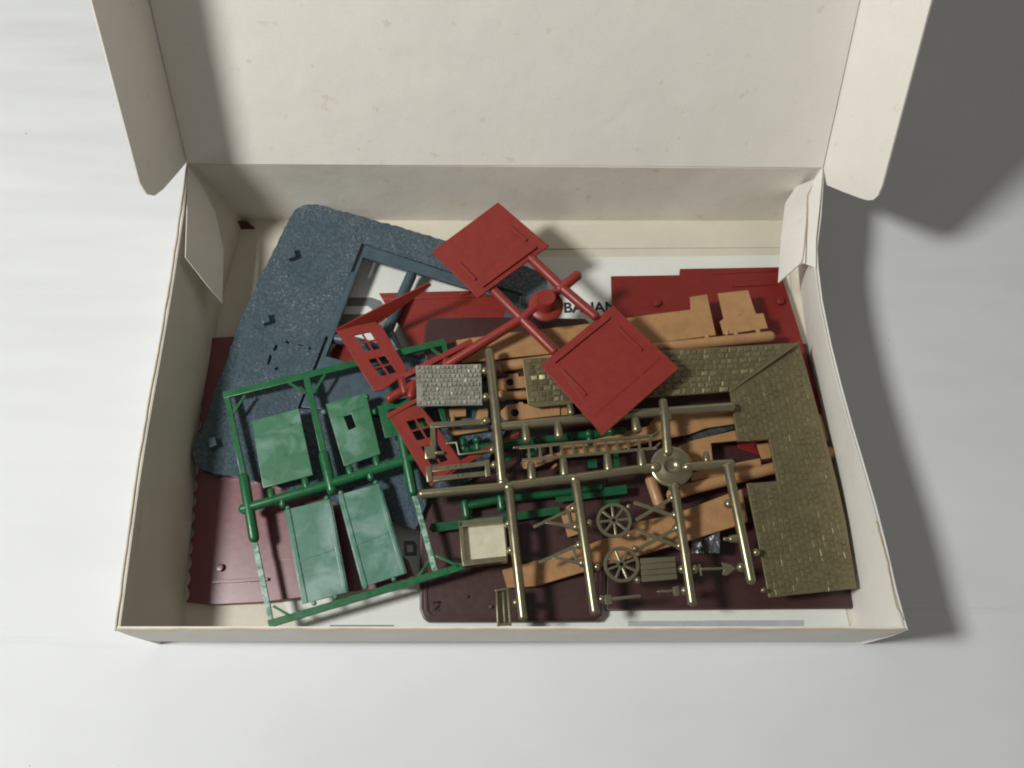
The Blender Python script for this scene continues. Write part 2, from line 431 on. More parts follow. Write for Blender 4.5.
flap(B, 1, .36, [(-.3, .1), (-.85, .6), (-.62, 2.2), (-.38, 3.6), (-.26, 4.1), (-.05, 4.5), (.3, 4.75), (.9, 4.85)])

# ------------------------------------------------------------------ paper instructions
sh = thing('instruction_sheet', 'white printed instruction sheet lying on the box floor under the plastic parts', 'paper', 560, 430, FZ)
SZ = .36
obj('sheet', shape([(300, 256), (610, 257), (788, 255), (800, 400), (850, 628), (600, 634), (300, 634), (262, 560), (290, 400)], SZ, .03, bev=.005), M['paper'], sh)
obj('sheet', shape([(505, 226), (798, 222), (800, 247), (505, 249)], .36, .03, bev=.005), M['card_cream'], sh)
def text(body, px, py, h_px, plane, m, parent, name, rot=0, bold=.0, dz=.006, depth=.004):
    plane = PL(plane)
    cu = bpy.data.curves.new('tmp', 'FONT'); cu.body = body; p = plane.at(px, py, dz)
    cu.size = pxr(h_px, p) / .72; cu.extrude = depth; cu.offset = bold
    ob = bpy.data.objects.new('tmp', cu); C.objects.link(ob); dg = bpy.context.evaluated_depsgraph_get()
    me = bpy.data.meshes.new_from_object(ob.evaluated_get(dg)); bpy.data.objects.remove(ob)
    mt = plane.mat(); mt.translation = p
    me.transform(mt @ Matrix.Rotation(rot, 4, 'Z'))
    return obj(name, me, m, parent)
text('BAUAN', 563.5, 312.5, 11.5, SZ, M['ink'], sh, 'printed_word', math.radians(1), .028)
# big grey outlined letter seen through the opening of the blue plate
outer = [(338, 297.5), (372, 297.5), (381, 301), (386, 308), (386, 318), (384, 330), (372, 333), (334, 333)]
innr = [(340, 306), (368, 306), (372, 309), (372, 314), (336, 314)]
obj('printed_letter', shape(outer, SZ, .004, [innr], bev=.001, dz=.006), M['ink_grey'], sh)
obj('printed_letter', shape([(404, 541), (414, 541), (417, 545), (417, 556), (404, 556)], SZ, .004, [[(407, 545), (413, 545), (413, 552), (407, 552)]], bev=.001, dz=.006), M['ink_grey'], sh)
obj('printed_band', shape([(628, 621), (804, 620), (804, 628), (628, 628)], SZ, .004, bev=.001, dz=.006), M['ink_pale'], sh)
obj('printed_band', shape([(330, 625), (394, 625), (394, 627), (330, 627)], SZ, .004, bev=.001, dz=.006), M['ink_grey'], sh)

# ------------------------------------------------------------------ maroon sheet (left)
wavy = []
n = 102
for k in range(n + 1):
    u = k / n; x = lerp(206, 187, u); y = lerp(338, 602, u)
    wavy.append((x + 3.4 * abs(math.sin(u * math.pi * 17)) - 1.6, y))
ms = thing('roof_sheet', 'dark maroon roof sheet with a wavy edge beside the left box wall', 'model part', 260, 540, FZ)
mp_ = Plane(((200, 345, .7), (188, 600, .5), (400, 585, 1.4)))
obj('roof_panel', shape(wavy + [(215, 605), (262, 602.5), (300, 598), (360, 591), (417, 585), (408, 560), (350, 512), (318, 470), (300, 400), (236, 336)], mp_, .16, bev=.05), M['maroon'], ms)
obj('pin', lathe(221, 568, [(.2, -.02), (.2, .16), (.17, .2), (.05, .21)], mp_, 18), M['maroon'], ms)
obj('ridge', bar((212, 582), (268, 579), 3.2, mp_, .2, .16), M['maroon'], ms)
obj('raised_field', shape([(236, 440), (330, 440), (330, 560), (264, 560), (258, 520)], mp_, .05, bev=.02, dz=.035), M['maroon'], ms)

# ------------------------------------------------------------------ blue ground plate
bp_ = Plane(((300, 205, 1.75), (545, 285, 1.7), (205, 470, 1.3)))
bs = thing('ground_plate', 'blue-grey pebbled ground plate with a rectangular opening, leaning in the rear left of the box', 'model part', 300, 360, FZ)
outl = [(291, 215), (294, 210), (300, 206), (308, 204), (317, 203.5), (333, 208.5), (350, 213), (371, 219), (399, 226.5), (426, 234.5), (460, 245), (500, 257), (530, 267), (544, 274), (548, 283), (547, 300), (540, 340), (522, 400), (488, 462), (470, 481), (445, 488), (428, 497), (422, 516), (416, 530), (403, 526.5), (392, 520), (360, 510), (300, 492), (235, 476), (212, 473), (200, 469), (193.5, 461), (192, 449), (201, 430), (210, 405), (217, 383), (226, 362), (232, 343), (237, 327), (246, 307), (254, 291), (259, 277), (267.5, 263), (276, 245), (284, 228)]
fine = []
for i, a in enumerate(outl):
    c2 = outl[(i + 1) % len(outl)]; L = math.hypot(c2[0] - a[0], c2[1] - a[1]); k = max(1, int(L / 3.5))
    for j in range(k):
        u = j / k; fine.append((lerp(a[0], c2[0], u) + random.uniform(-.7, .7), lerp(a[1], c2[1], u) + random.uniform(-.7, .7)))
ledge_out = [(362, 243), (450, 271.5), (522, 294), (495, 425), (440, 424), (298, 408)]
hole = [(363, 257), (450, 282.5), (508, 300), (486, 400), (326, 356)]
def slot(a, b2, w):
    L = math.hypot(b2[0] - a[0], b2[1] - a[1]); nx, ny = -(b2[1] - a[1]) / L * w / 2, (b2[0] - a[0]) / L * w / 2
    return [(a[0] + nx, a[1] + ny), (b2[0] + nx, b2[1] + ny), (b2[0] - nx, b2[1] - ny), (a[0] - nx, a[1] - ny)]
slots = [slot((299, 344.5), (303, 345.6), 1.0), slot((276.8, 345), (274, 350.5), 2.2), slot((270.8, 355), (268, 364), 2.2), slot((286, 341.5), (289, 342.4), 2.2), slot((309, 347.5), (311, 348.6), 2.4), slot((275, 369), (278, 368), 2), ]
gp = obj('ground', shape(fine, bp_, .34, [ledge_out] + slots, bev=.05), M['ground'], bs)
obj('socket_floor', shape([(264, 338), (314, 340), (314, 352), (290, 374), (264, 374)], bp_, .06, bev=.01, dz=-.345), M['blue'], bs)
obj('socket_floor', shape([(296, 402), (440, 418), (442, 430), (294, 413)], bp_, .06, bev=.01, dz=-.345), M['blue'], bs)
# smooth foundation ledge round the opening, with a fine gap against the ground
def inset(p, d):
    cx = sum(q[0] for q in p) / len(p); cy = sum(q[1] for q in p) / len(p)
    return [(q[0] + (cx - q[0]) / math.hypot(cx - q[0], cy - q[1]) * d, q[1] + (cy - q[1]) / math.hypot(cx - q[0], cy - q[1]) * d) for q in p]
obj('foundation_ledge', shape([(364.8, 244.8), (450, 273), (520, 295.5), (493, 423.5), (440, 422.4), (301, 407)], bp_, .30, [hole], bev=.03, dz=-.03), M['blue'], bs)
obj('foundation_ledge', shape([(350.8, 272), (357, 272), (331, 336), (325.4, 336)], bp_, .3, bev=.02, dz=-.012), M['blue'], bs)
obj('foundation_ledge', shape([(312.8, 370), (319, 370), (309, 393), (303.6, 393)], bp_, .3, bev=.02, dz=-.012), M['blue'], bs)
obj('foundation_ledge', shape([(362, 343), (400, 343), (404, 374), (366, 374)], bp_, .2, bev=.03, dz=-.35), M['blue'], bs)
for x, y in ((297, 252), (271, 317), (218, 441)):
    obj('socket', [shape([(x - 11, y - 2.5), (x - 3.6, y - 4.8), (x - 1.2, y + 4.2), (x - 8.5, y + 6.2)], bp_, .6, bev=.04, dz=.42)], M['blue'], bs)
obj('runner', [rod([(411, 276), (399, 303), (388, 330)], 5.6, bp_, -.35), rod([(388, 330), (398, 350), (420, 358)], 5, bp_, -.45), rod([(331, 338), (352, 341), (376, 348), (392, 354)], 5.2, bp_, -.4)], M['blue'], bs)
bits = []                                            # loose relief bits catching the light
obj('foundation_ledge', shape([(398, 355), (440, 350), (446, 362), (402, 374)], bp_, .2, bev=.03, dz=-.25), M['blue'], bs)

# ------------------------------------------------------------------ flat red sheets
rc = thing('wall_sheet', 'flat red wall sheet with a ridged top edge, half under the upper red roof panel', 'model part', 450, 310, FZ)
rp = Plane(((380, 293, .75), (520, 292, 1.1), (415, 352, .9)))
obj('panel', shape([(379, 293), (450, 291.5), (508, 289), (512, 325), (500, 345), (440, 356), (411, 346), (400, 327), (386, 305)], rp, .16), M['red'], rc)
obj('ridge', shape([(379.5, 293), (440, 291.3), (505, 289.5), (504, 296), (440, 298), (384, 299.5)], rp, .1, dz=.06), M['red'], rc)
obj('pin', rod([(461, 294.5), (469, 292.5)], 1.5, rp, .1), M['red'], rc)
rk = solo(obj('red_scrap', shape([(330, 354), (341, 336), (352, 342), (366, 372), (340, 372)], Plane(.62), .14), M['red_dark']), 'small red corner piece showing low in the opening of the blue plate', 'model part')
rb = thing('wall_sheet', 'deep red stepped wall sheet with two round pins along the right rear of the box', 'model part', 710, 320, FZ)
rbp = Plane(((612, 276, .72), (779, 267, .85), (700, 450, .8)))
obj('panel', shape([(611, 276), (679.5, 275), (680, 268.7), (779, 267), (800, 333), (826, 425), (824, 440), (815, 459), (765, 457), (738, 448), (737, 360), (700, 348), (613, 352)], rbp, .16), M['red_dark'], rb)
obj('ridge', bar((733, 285), (778, 283), 3, rbp, .1, .07), M['red_dark'], rb)
obj('ridge', bar((714, 273.5), (779, 270), 1.6, rbp, .05, .03), M['red_dark'], rb)
for x, y in ((657, 304), (780, 302)): obj('pin', lathe(x, y, [(.22, -.02), (.22, .18), (.18, .22), (.04, .23)], rbp, 18), M['red_dark'], rb)

# ------------------------------------------------------------------ brown maroon trays
def tray(lbl, outline, z, px, py, inset_px):
    tt = thing('roof_tray', lbl, 'model part', px, py, FZ)
    obj('tray_body', shape(outline, z, min(.6, z - .41), bev=.1), M['brown'], tt)
    return tt
trayA = tray('brown maroon moulded tray with a raised mark in its corner, at the front centre', [(440, 400), (520, 385), (604, 385), (604, 560), (602, 615), (597, 621), (520, 621.5), (428, 621.5), (423, 618), (419.5, 609), (419.5, 545), (420, 470)], .98, 500, 500, 4)
obj('rim', shape([(423, 560), (598, 560), (598, 614), (594, 618), (430, 618), (425, 612)], 1.02, .05, [[(426, 562), (595, 562), (595, 611), (592, 615), (432, 615), (428, 610)]], bev=.015, dz=.012), M['brown'], trayA)
text('N3', 438.5, 611, 6.2, 1.02, M['brown'], trayA, 'raised_mark', math.radians(90), .0, .05, .055)
obj('pin', lathe(467, 596.5, [(.09, -.02), (.09, .06), (.07, .08)], 1.02, 14), M['brown'], trayA)
obj('pin', lathe(490.5, 607, [(.09, -.02), (.09, .08), (.07, .1)], 1.02, 14), M['olive'], trayA)
trayC = tray('plain brown maroon tray end with rounded corners, under the thick red runner', [(423, 345), (425, 325), (428, 320), (434, 317.5), (497, 316.5), (585, 318), (600, 330), (602, 372), (540, 376), (428, 380)], 1.72, 500, 345, 4)
trayB = tray('dark brown maroon flat sheet under the bronze stone wall at the front right', [(606, 345), (807, 343), (818, 400), (838, 500), (854, 606.5), (852, 608.5), (606, 610.5)], .62, 720, 500, 4)
obj('ridge', bar((610, 606.5), (850, 603.5), 2.2, .63, .06, .03), M['brown'], trayB)

# ------------------------------------------------------------------ tan brick parts
T1 = thing('brick_sprue', 'tan brick-textured wall strip and gable piece on a runner near the rear right', 'model sprue', 640, 335, FZ, 'tan brick sprues in the box')
t1p = Plane(((460, 350, 2.05), (765, 325, 2.2), (700, 300, 2.2)))
obj('wall_strip', shape([(456, 340), (505, 333), (590, 323.5), (650, 314.5), (691, 309.5), (690, 297), (707, 294), (716, 335), (650, 343.5), (510, 357.5), (462, 363)], t1p, .16), M['tan'], T1)
obj('gable_piece', [shape([(718, 293.3), (748, 290), (756, 313.6), (763.5, 313), (768, 328), (724, 334.5), (720, 321), (724, 318.5)], t1p, .16), rod([(727, 331), (727, 334)], 2, t1p, -.03), lathe(738, 311, [(.3, 0), (.28, .03), (.1, .05)], t1p, 20)], M['tan_smooth'], T1)
obj('runner', [rod([(505, 366), (600, 354), (658, 348), (770, 336.5)], 5.6, t1p, -.1)] + [rod([(x, y), (x + .8, y + 6)], 2.4, t1p, -.06) for x, y in ((707, 336), (736, 333), (758, 330.5), (640, 344), (560, 352))], M['tan_smooth'], T1)

T2 = thing('brick_sprue', 'small tan window and gable pieces on stubs behind the highlight-painted stone panel', 'model sprue', 500, 405, FZ, 'tan brick sprues in the box')
def circ(x, y, r, n=14): return [(x + r * math.cos(2 * math.pi * k / n), y + r * math.sin(2 * math.pi * k / n)) for k in range(n)]
t2 = 1.85
obj('wall_piece', shape([(496, 379), (508, 377), (509, 374), (518, 373), (519, 376.5), (530, 375), (532, 387), (498, 389.5)], t2, .14, [circ(510, 382, 3.6)]), M['tan_smooth'], T2)
obj('runner', [rod([(502, 396), (552, 394)], 4.6, t2, -.1), ball(502, 396, 6.4, t2, -.1), rod([(505, 389), (505, 396)], 2.4, t2, -.1)], M['tan_smooth'], T2)
obj('wall_piece', shape([(499, 412.5), (507, 405), (518, 403.5), (519, 402), (523, 402), (524, 404), (560, 401), (560, 415), (521, 419.5), (505, 420)], t2, .14, [circ(515, 412.5, 4.0)]), M['tan_smooth'], T2)
obj('wall_piece', shape([(520, 418), (545, 402), (560, 401), (572, 408), (572, 414), (540, 418)], t2, .12, dz=-.1), M['tan'], T2)
obj('wall_piece', [shape([(445, 409), (466, 407.5), (466, 416), (445, 417.6)], t2, .14), rod([(453, 417), (453, 428)], 2.4, t2, -.06)], M['tan_smooth'], T2)
obj('wall_piece', shape([(446, 430.5), (488, 426.5), (488, 430), (452, 435.5), (448, 434)], t2, .14, bev=.05), M['tan_smooth'], T2)
obj('wall_piece', shape([(478, 409), (488, 408), (488, 424), (474, 424)], t2, .1, dz=-.1), M['tan_smooth'], T2)

T3 = thing('brick_sprue', 'tan stepped wall strips and runners between the round bronze hub and the stone wall', 'model sprue', 700, 445, FZ, 'tan brick sprues in the box')
t3 = Plane(((650, 430, 1.8), (735, 430, 1.75), (690, 490, 1.75)))
obj('wall_strip', shape([(560, 446), (600, 438), (648, 426), (655, 417), (690, 408), (737, 408), (740, 423), (706, 428), (690, 434), (652, 441), (600, 455), (560, 458)], t3, .14), M['tan'], T3)
obj('wall_strip', shape([(676, 448), (690, 441), (740, 429), (742, 440), (711, 443), (713, 462), (690, 466), (678, 462)], t3, .14, dz=-.05), M['tan'], T3)
obj('wall_strip', shape([(757, 444), (790, 440), (816, 415), (821, 414), (829, 440), (812, 448), (772, 452), (771, 458), (762, 459)], t3, .14, dz=-.1), M['tan'], T3)
obj('wall_strip', shape([(690, 473), (730, 464), (760, 458), (762, 467), (730, 474), (692, 481)], t3, .12, dz=-.14), M['tan_smooth'], T3)
obj('runner', [rod([(672, 495), (690, 489), (775, 468), (835, 452.5)], 6.2, t3, -.1), ball(829, 453.5, 7, t3, -.12)], M['tan_smooth'], T3)
obj('runner', rod([(651, 480), (660, 507)], 6.0, t3, -.06), M['tan_smooth'], T3)
obj('wall_strip', shape([(520, 462), (540, 456), (560, 452), (560, 458), (536, 467), (524, 469)], t3, .14, bev=.05), M['tan_smooth'], T3)

T4 = thing('brick_sprue', 'long tan ribbed wall strip running diagonally under the cart wheels', 'model sprue', 620, 545, FZ, 'tan brick sprues in the box')
t4 = Plane(((505, 580, 1.3), (735, 508, 1.95), (620, 550, 1.68)))
obj('wall_strip', shape([(502, 570), (527, 563), (589, 544.5), (604, 538.5), (634, 529), (632, 523), (661, 517), (686, 509.5), (727, 494), (742, 489), (748, 521), (735, 526), (680, 543), (604, 565.5), (577, 573.5), (535, 586), (507, 587.5)], t4, .15), M['tan_low'], T4)
obj('wall_strip', shape([(556, 499), (573, 494), (578, 534), (568, 537)], t4, .14, [[(567, 512), (571, 511), (573, 522), (569, 523)]], dz=.05), M['tan_smooth'], T4)
sl_ = solo(obj('wood_splinter', bar((550, 470), (557, 463.5), 2.6, 1.7, .08), M['tan_smooth']), 'tiny loose tan splinter below the bronze ladder', 'scrap')

frows = []
for j in range(7):
    v = j / 6; r_ = []
    for i in range(13):
        u = i / 12
        r_.append(at(lerp(692, 720, u), lerp(lerp(540, 532, u), 553, v), 1.0 + 1.4 * (.22 * u + .38 * u * u) + .22 * (1 - v)))
    frows.append(r_)
fl = solo(obj('window_film', slab(frows, -.03, (0, 0, -1)), M['film'], ang=80), 'small dark glossy film piece with a bright reflection, right of the planked cart bed', 'film piece')
fl2 = solo(obj('window_film', shape([(684, 438), (704, 430), (733, 424), (734, 429), (706, 437), (690, 443)], Plane(1.45), .03, bev=.004), M['film']), 'thin dark glossy film sliver between tan strips right of the hub', 'film piece')

# ------------------------------------------------------------------ centre green sprue
G2 = thing('green_sprue', 'deep green sprue with knobbed runners half hidden beneath the bronze ladder', 'model sprue', 540, 470, FZ, 'green sprues in the box')
g2 = Plane(((462, 448, 1.95), (622, 430, 1.85), (480, 520, 1.55)))
obj('runner', [rod([(464, 450), (509, 444), (622, 431)], 4.2, g2, -.08)] + [ball(x, y, 4.6, g2, .08) for x, y in ((477, 440), (536, 441), (571, 436), (589, 434), (611, 431.5))] + [rod([(x, y), (x + 1, y + 9)], 3.4, g2, 0) for x, y in ((463, 440), (477, 440), (536, 442), (589, 434))], M['green_dark'], G2)
obj('runner', [rod([(467, 506), (501, 499), (566, 492), (600, 487)], 4.2, g2), rod([(465, 503), (467, 516)], 4.4, g2, .05), rod([(500, 494), (502, 508)], 4.4, g2, .05)], M['green_dark'], G2)
obj('flat_bar', [bar((431, 528), (462, 524), 9, g2, .12, -.05), bar((462, 524), (560, 510), 8, g2, .12, -.05), ball(432, 528.5, 3, g2)], M['green_dark'], G2)
obj('flat_bar', bar((556, 498), (627, 489), 9, g2, .12, .02), M['green_dark'], G2)
obj('flat_bar', bar((603, 503), (620, 501), 5, g2, .12, .0), M['green_dark'], G2)
obj('flat_bar', bar((588, 464), (597, 463), 9, g2, .12, .0), M['green_dark'], G2)
obj('flat_bar', bar((615, 452), (618, 468), 6, g2, .12, .0), M['green_dark'], G2)
obj('flat_bar', bar((495, 470), (512, 455), 4, g2, .12, .05), M['green_dark'], G2)
obj('flat_bar', bar((527, 456), (545, 445), 4.6, g2, .12, .05), M['green_dark'], G2)
obj('flat_bar', shape([(437, 406), (443, 402), (447, 423), (443, 424)], g2, .12), M['green_dark'], G2)

# ------------------------------------------------------------------ left green sprue frame
G1 = thing('green_sprue', 'large green sprue frame with four sheen-painted green panels at the front left', 'model sprue', 330, 490, FZ, 'green sprues in the box')
g1 = Plane(((224, 395, 2.2), (443, 341, 2.5), (271, 624, 2.05)))
gt = .2
obj('frame_bar', bar((223, 395), (444.5, 341.5), 6.4, g1, gt), M['green'], G1)
obj('frame_bar', bar((226, 395), (244, 478), 5.6, g1, gt, -.01), M['green'], G1)
obj('frame_bar', bar((306, 377), (324, 455), 6.4, g1, gt, -.01), M['green'], G1)
obj('frame_bar', bar((254, 540), (271.5, 626), 5.4, g1, gt, -.01), M['green_pale'], G1)
obj('frame_bar', bar((268, 624), (448, 570.5), 7.2, g1, gt), M['green'], G1)
obj('frame_bar', bar((447, 571), (470, 563.5), 7.0, g1, gt, -.03), M['green'], G1)
obj('frame_bar', bar((413, 490), (435, 571), 5.4, g1, gt, -.01), M['green_pale'], G1)
obj('frame_bar', bar((443, 341), (450, 372), 5, g1, gt, -.01), M['green'], G1)
for a, b2 in (((245, 395), (232, 414)), ((288, 382), (306, 393)), ((325, 374), (313, 393)), ((418, 577), (430, 559)), ((436, 555), (460, 567)), ((431, 348), (446, 359)), ((273, 606), (294, 618))):
    obj('brace', bar(a, b2, 2.8, g1, .12, -.03), M['green'], G1)
obj('runner', [rod([(243, 509), (324, 486), (403, 461), (418, 456)], 5.0, g1, .02)] + [rod([(x, y), (x2, y2)], 3.7, g1, .04) for x, y, x2, y2 in ((271, 491, 272, 499), (305, 480, 307, 488), (283, 505, 282, 497), (331, 491, 330, 483), (349, 468, 351, 475), (376, 459, 378, 466), (371, 478, 369, 471), (244, 511, 248, 508))], M['green'], G1)
obj('runner', rod([(244, 478), (249, 508), (254, 538)], 5.4, g1, .03), M['green'], G1)
obj('runner', rod([(324, 455), (332, 490)], 5.4, g1, .03), M['green'], G1)
obj('runner', rod([(398, 420), (402, 437), (413, 492)], 5.0, g1, .03), M['green'], G1)
def gpanel(c, m, holes=(), extra=(), rims=False, name='wall_panel'):
    ms_ = [shape(c, g1, .13, holes, bev=.03)]
    for e in extra: ms_.append(ball(e[0], e[1], 2.8, g1, -.04))
    p = obj(name, ms_, m, G1)
    if rims:
        a, b2, c2, d = c
        def I(p1, p2, t): return (lerp(p1[0], p2[0], t), lerp(p1[1], p2[1], t))
        obj('rib', bar(I(a, b2, .07), I(d, c2, .07), 5, g1, .1, .06, .04), m, p)
        obj('rib', bar(I(a, b2, .93), I(d, c2, .93), 4, g1, .1, .06, .04), m, p)
        obj('rib', bar(I(a, d, .56), I(b2, c2, .52), 1.6, g1, .05, .03, .02), m, p)
    else:
        a, b2, c2, d = c
        def I(p1, p2, t): return (lerp(p1[0], p2[0], t), lerp(p1[1], p2[1], t))
        obj('rib', bar(I(a, d, .22), I(b2, c2, .20), 1.4, g1, .04, .022, .015, -5), m, p)
    return p
gpanel([(251.5, 421), (298.5, 408.5), (313, 475), (263, 488)], M['green_panel'])
gpanel([(325.5, 404), (366, 393), (380.5, 454), (344, 466)], M['green_panel'], [[(343.5, 416.5), (351.6, 414), (356, 427), (348.6, 430)]], [(324, 412), (367, 397)])
gpanel([(284, 510), (331, 498.5), (348.5, 592), (302, 604)], M['green_sheen'], (), [(314, 603), (336, 596.5), (288, 508), (327, 498)], True)
gpanel([(337.4, 495), (380, 483), (407, 573), (362, 587)], M['green_sheen'], (), [(366, 587), (394, 579), (341, 493), (376, 482.5)], True)
obj('wall_panel', [shape([(377, 406), (384, 404.5), (386, 401), (410, 397), (424, 400), (430, 428), (385, 438)], Plane(((377, 406, 2.3), (424, 400, 2.3), (385, 438, 2.2))), .13, [slot((388, 412), (397, 409), 3)]), ball(375, 412.5, 2.6, 2.25), ball(374.5, 411, 2.6, 2.25)], M['green'], G1)

# ------------------------------------------------------------------ bronze olive sprue
O1 = thing('bronze_sprue', 'bronze olive plastic sprue with stone walls, ladder, cart wheels and small tools', 'model sprue', 600, 480, FZ)
o1 = Plane(((490, 350, 3.0), (750, 560, 2.9), (520, 610, 2.7)))
OL = M['olive']
def ro(pts, r=4.9, extra=(), **k): return obj('runner', [rod(pts, r, o1, **k)] + list(extra), OL, O1)
def knob(x, y, r=4.4, dz=0): return ball(x, y, r, o1, dz)
def stub(x, y, dx=1.4, dy=13, r=5.0): return rod([(x - dx / 2, y - dy / 2), (x + dx / 2, y + dy / 2)], r, o1, .02, taper=(.8, 1))
ro([(489, 352), (496, 415), (502, 480)], 4.9, [knob(485, 371), knob(486, 397), knob(486, 421, 4.4, .1), knob(492.5, 450), knob(494.5, 465)], dz=.08)
ro([(509.5, 492), (516, 555), (523, 617)], 4.9, [knob(508.5, 524), knob(511, 550.5), knob(516, 602.5)], dz=.12)
ro([(497, 427), (590, 418), (640, 413.5), (731, 407)], 4.9, [stub(526, 433), stub(558.5, 429), stub(636, 424.5, 1.4, 10), stub(570.5, 409, 1.2, 7, 3.8)], dz=-.05)
ro([(422, 494), (500, 487), (590, 476), (655, 467)], 4.9, [stub(531.6, 471.5), stub(564, 467.5), stub(608, 462.5), stub(641.6, 458.5)], dz=-.02)
ro([(663, 402), (665, 417), (667.5, 452)], 4.6, [knob(663, 403, 4.6)], dz=.1)
ro([(688, 467), (710, 465), (731, 463.5)], 4.7, [stub(706.5, 457, .6, 6, 3.6)], dz=0)
ro([(728, 466), (751, 580)], 5.0, [knob(741, 567, 5.0), rod([(731, 539), (738, 538.5)], 4.6, o1, .05, taper=(.8, 1)), rod([(724.5, 539.2), (731, 539)], 2, o1, .05), knob(728.5, 504, 4.8, .05), knob(756, 552.5, 4.2, -.1)], dz=.12)
ro([(674.5, 486), (684, 548), (692, 602)], 4.8, [knob(672.5, 498), knob(675, 515), knob(677, 528), knob(679.5, 546), knob(682, 569), knob(684.5, 590.5), knob(694.5, 569, 4.6, -.1)], dz=.12)
ro([(576, 484), (586, 552), (594.5, 611)], 4.9, [knob(573.5, 508.5), knob(576, 527), knob(579, 545), knob(582, 563), knob(589, 523, 4.4, -.1), knob(597, 567, 4.4, -.1), knob(601.5, 599, 4.2, -.05)], dz=.12)
for x, y in ((497, 427), (503, 482), (575.5, 479), (509, 487), (666, 417), (655, 467.5), (688, 467), (674.5, 487), (729, 465)):
    obj('joint', ball(x, y, 5.6, o1, .03, 1.15, .9), OL, O1)
RH = pxr(21, o1.at(671, 466))
obj('hub', lathe(671.5, 466.5, [(RH * .9, -.16), (RH, -.08), (RH, .02), (RH * .95, .06), (RH * .90, .075), (RH * .52, .10), (RH * .42, .16), (RH * .36, .16), (RH * .28, .04), (RH * .12, -.02), (.02, -.03)], o1), OL, O1)
# ladder
lad = [bar((519, 447.5), (653, 435.5), 3.0, o1, .12, .0), bar((522, 460), (657, 448), 3.0, o1, .12, .0)]
for k in range(12):
    x = 528.5 + 11 * k; u = (x - 520) / 135
    lad.append(bar((x, lerp(448, 435.5, u)), (x + 1.3, lerp(459.5, 448, u)), 2.6, o1, .10, -.02))
lad += [rod([(651, 436), (658, 432)], 1.2, o1, -.05), rod([(655, 448), (660, 443)], 1.2, o1, -.05), rod([(519, 447.5), (514, 447.8)], 1.4, o1, -.05)]
obj('ladder', lad, OL, O1)
obj('bracket', [bar((486, 421.5), (430, 425), 5.4, o1, .2, .03), bar((432.5, 425), (434, 456), 5.2, o1, .2, .028), shape([(424, 446), (435, 445), (436, 458), (425, 459)], o1, .3, bev=.07, dz=.1), rod([(436, 453), (443, 453)], 2, o1, 0)], OL, O1)
obj('crank_handle', [rod([(490, 451), (459, 454.5), (456.5, 442.5), (447, 443.5)], 1.4, o1, 0)], OL, O1)
obj('cart_frame', [bar((430, 469.5), (487, 463), 5, o1, .2), bar((430, 479), (488, 473), 5, o1, .2), shape([(425, 466), (431, 465), (433, 481), (427, 482)], o1, .26, bev=.05, dz=.05), shape([(484, 459.5), (489.5, 459), (491, 476), (485.5, 477)], o1, .26, bev=.05, dz=.05)] + [lathe(x, y, [(.07, 0), (.07, .04), (.05, .06)], o1, 10) for x, y in ((455, 466), (460, 465.4), (457, 475.5), (462, 475))], OL, O1)
# open cart box: walls and a floor with the lamp's reflection painted pale
cb = [(459, 522), (503, 517.5), (507.5, 560), (463, 566)]
box_cart = obj('cart_box', [bar((460.5, 522), (464.5, 566), 4, o1, .55, .1), bar((459, 524), (503, 519), 6, o1, .55, .1), bar((463, 563), (507, 558.5), 5.5, o1, .55, .12), bar((504, 518), (507, 560), 2, o1, .35, -.1)], OL, O1)
fp = Plane(((465, 528, 2.52), (504, 524, 2.42), (470, 560, 2.5)))
obj('tray_floor', shape([(462, 524), (505, 520), (508, 560), (466, 564)], fp, .06, bev=.01), M['tray_floor'], box_cart)
obj('trough', [shape([(495.5, 590), (508, 588), (511.5, 624.5), (497, 626)], o1, .1, dz=-.2), bar((496.5, 590), (498.5, 626), 2, o1, .35, .1), bar((507.5, 588), (510.5, 625), 2, o1, .35, .1), bar((495, 590.5), (508, 588.5), 2, o1, .35, .1), bar((497, 624.5), (511.5, 623.5), 2, o1, .35, .1), bar((503, 591), (505, 622), 1.8, o1, .2, .02)], OL, O1)
def sticks(name, segs, w=3.0): obj(name, [bar(a, b2, w, o1, .12, -.01 - .005 * i) for i, (a, b2) in enumerate(segs)], OL, O1)
sticks('trestle', [((533.5, 527), (573, 508)), ((545, 521.5), (577, 527.5)), ((568, 510), (571, 526))])
sticks('trestle', [((539, 562.5), (578, 544.5)), ((551, 556.5), (582, 563.5)), ((573, 546), (577, 562))])
sticks('cross_brace', [((634, 502), (674, 516)), ((636, 520), (672, 498))], 3.6)
sticks('cross_brace', [((638, 530), (679, 547)), ((638, 549), (677, 528))], 3.6)
# two spoked cart wheels: the second is a copy
def wheel(px, py):
    c = o1.at(px, py); R = pxr(17.6, c)
    ms_ = [lathe_ring(Vector((0, 0, 0)), R, pxr(3.3, c), .16, Plane(0), 44)]
    P0 = Plane(0)
    for k in range(8):
        a = k * math.pi / 4 + .1
        bmk = bmesh.new(); bmesh.ops.create_cube(bmk, size=1)
        bmesh.ops.bevel(bmk, geom=bmk.edges[:], offset=.12, segments=1, affect='EDGES')
        bmk.transform(Matrix.Rotation(a, 4, 'Z') @ Matrix.Translation((R * .53, 0, 0)) @ Matrix.Diagonal((R * .78, R * .14, .10, 1)))
        ms_.append(bm_me(bmk))
    bmh = lathe_ring(Vector((0, 0, .0)), R * .24, R * .13, .2, P0, 20); ms_.append(bmh)
    w = obj('cart_wheel', ms_, OL); w.parent = O1
    return w
w1 = wheel(614, 520.5)
rot = o1.mat().to_3x3().to_4x4()
w1.matrix_local = Matrix.Translation(o1.at(614, 520.5) - O1.location) @ rot
w2 = w1.copy(); C.objects.link(w2); w2.parent = O1
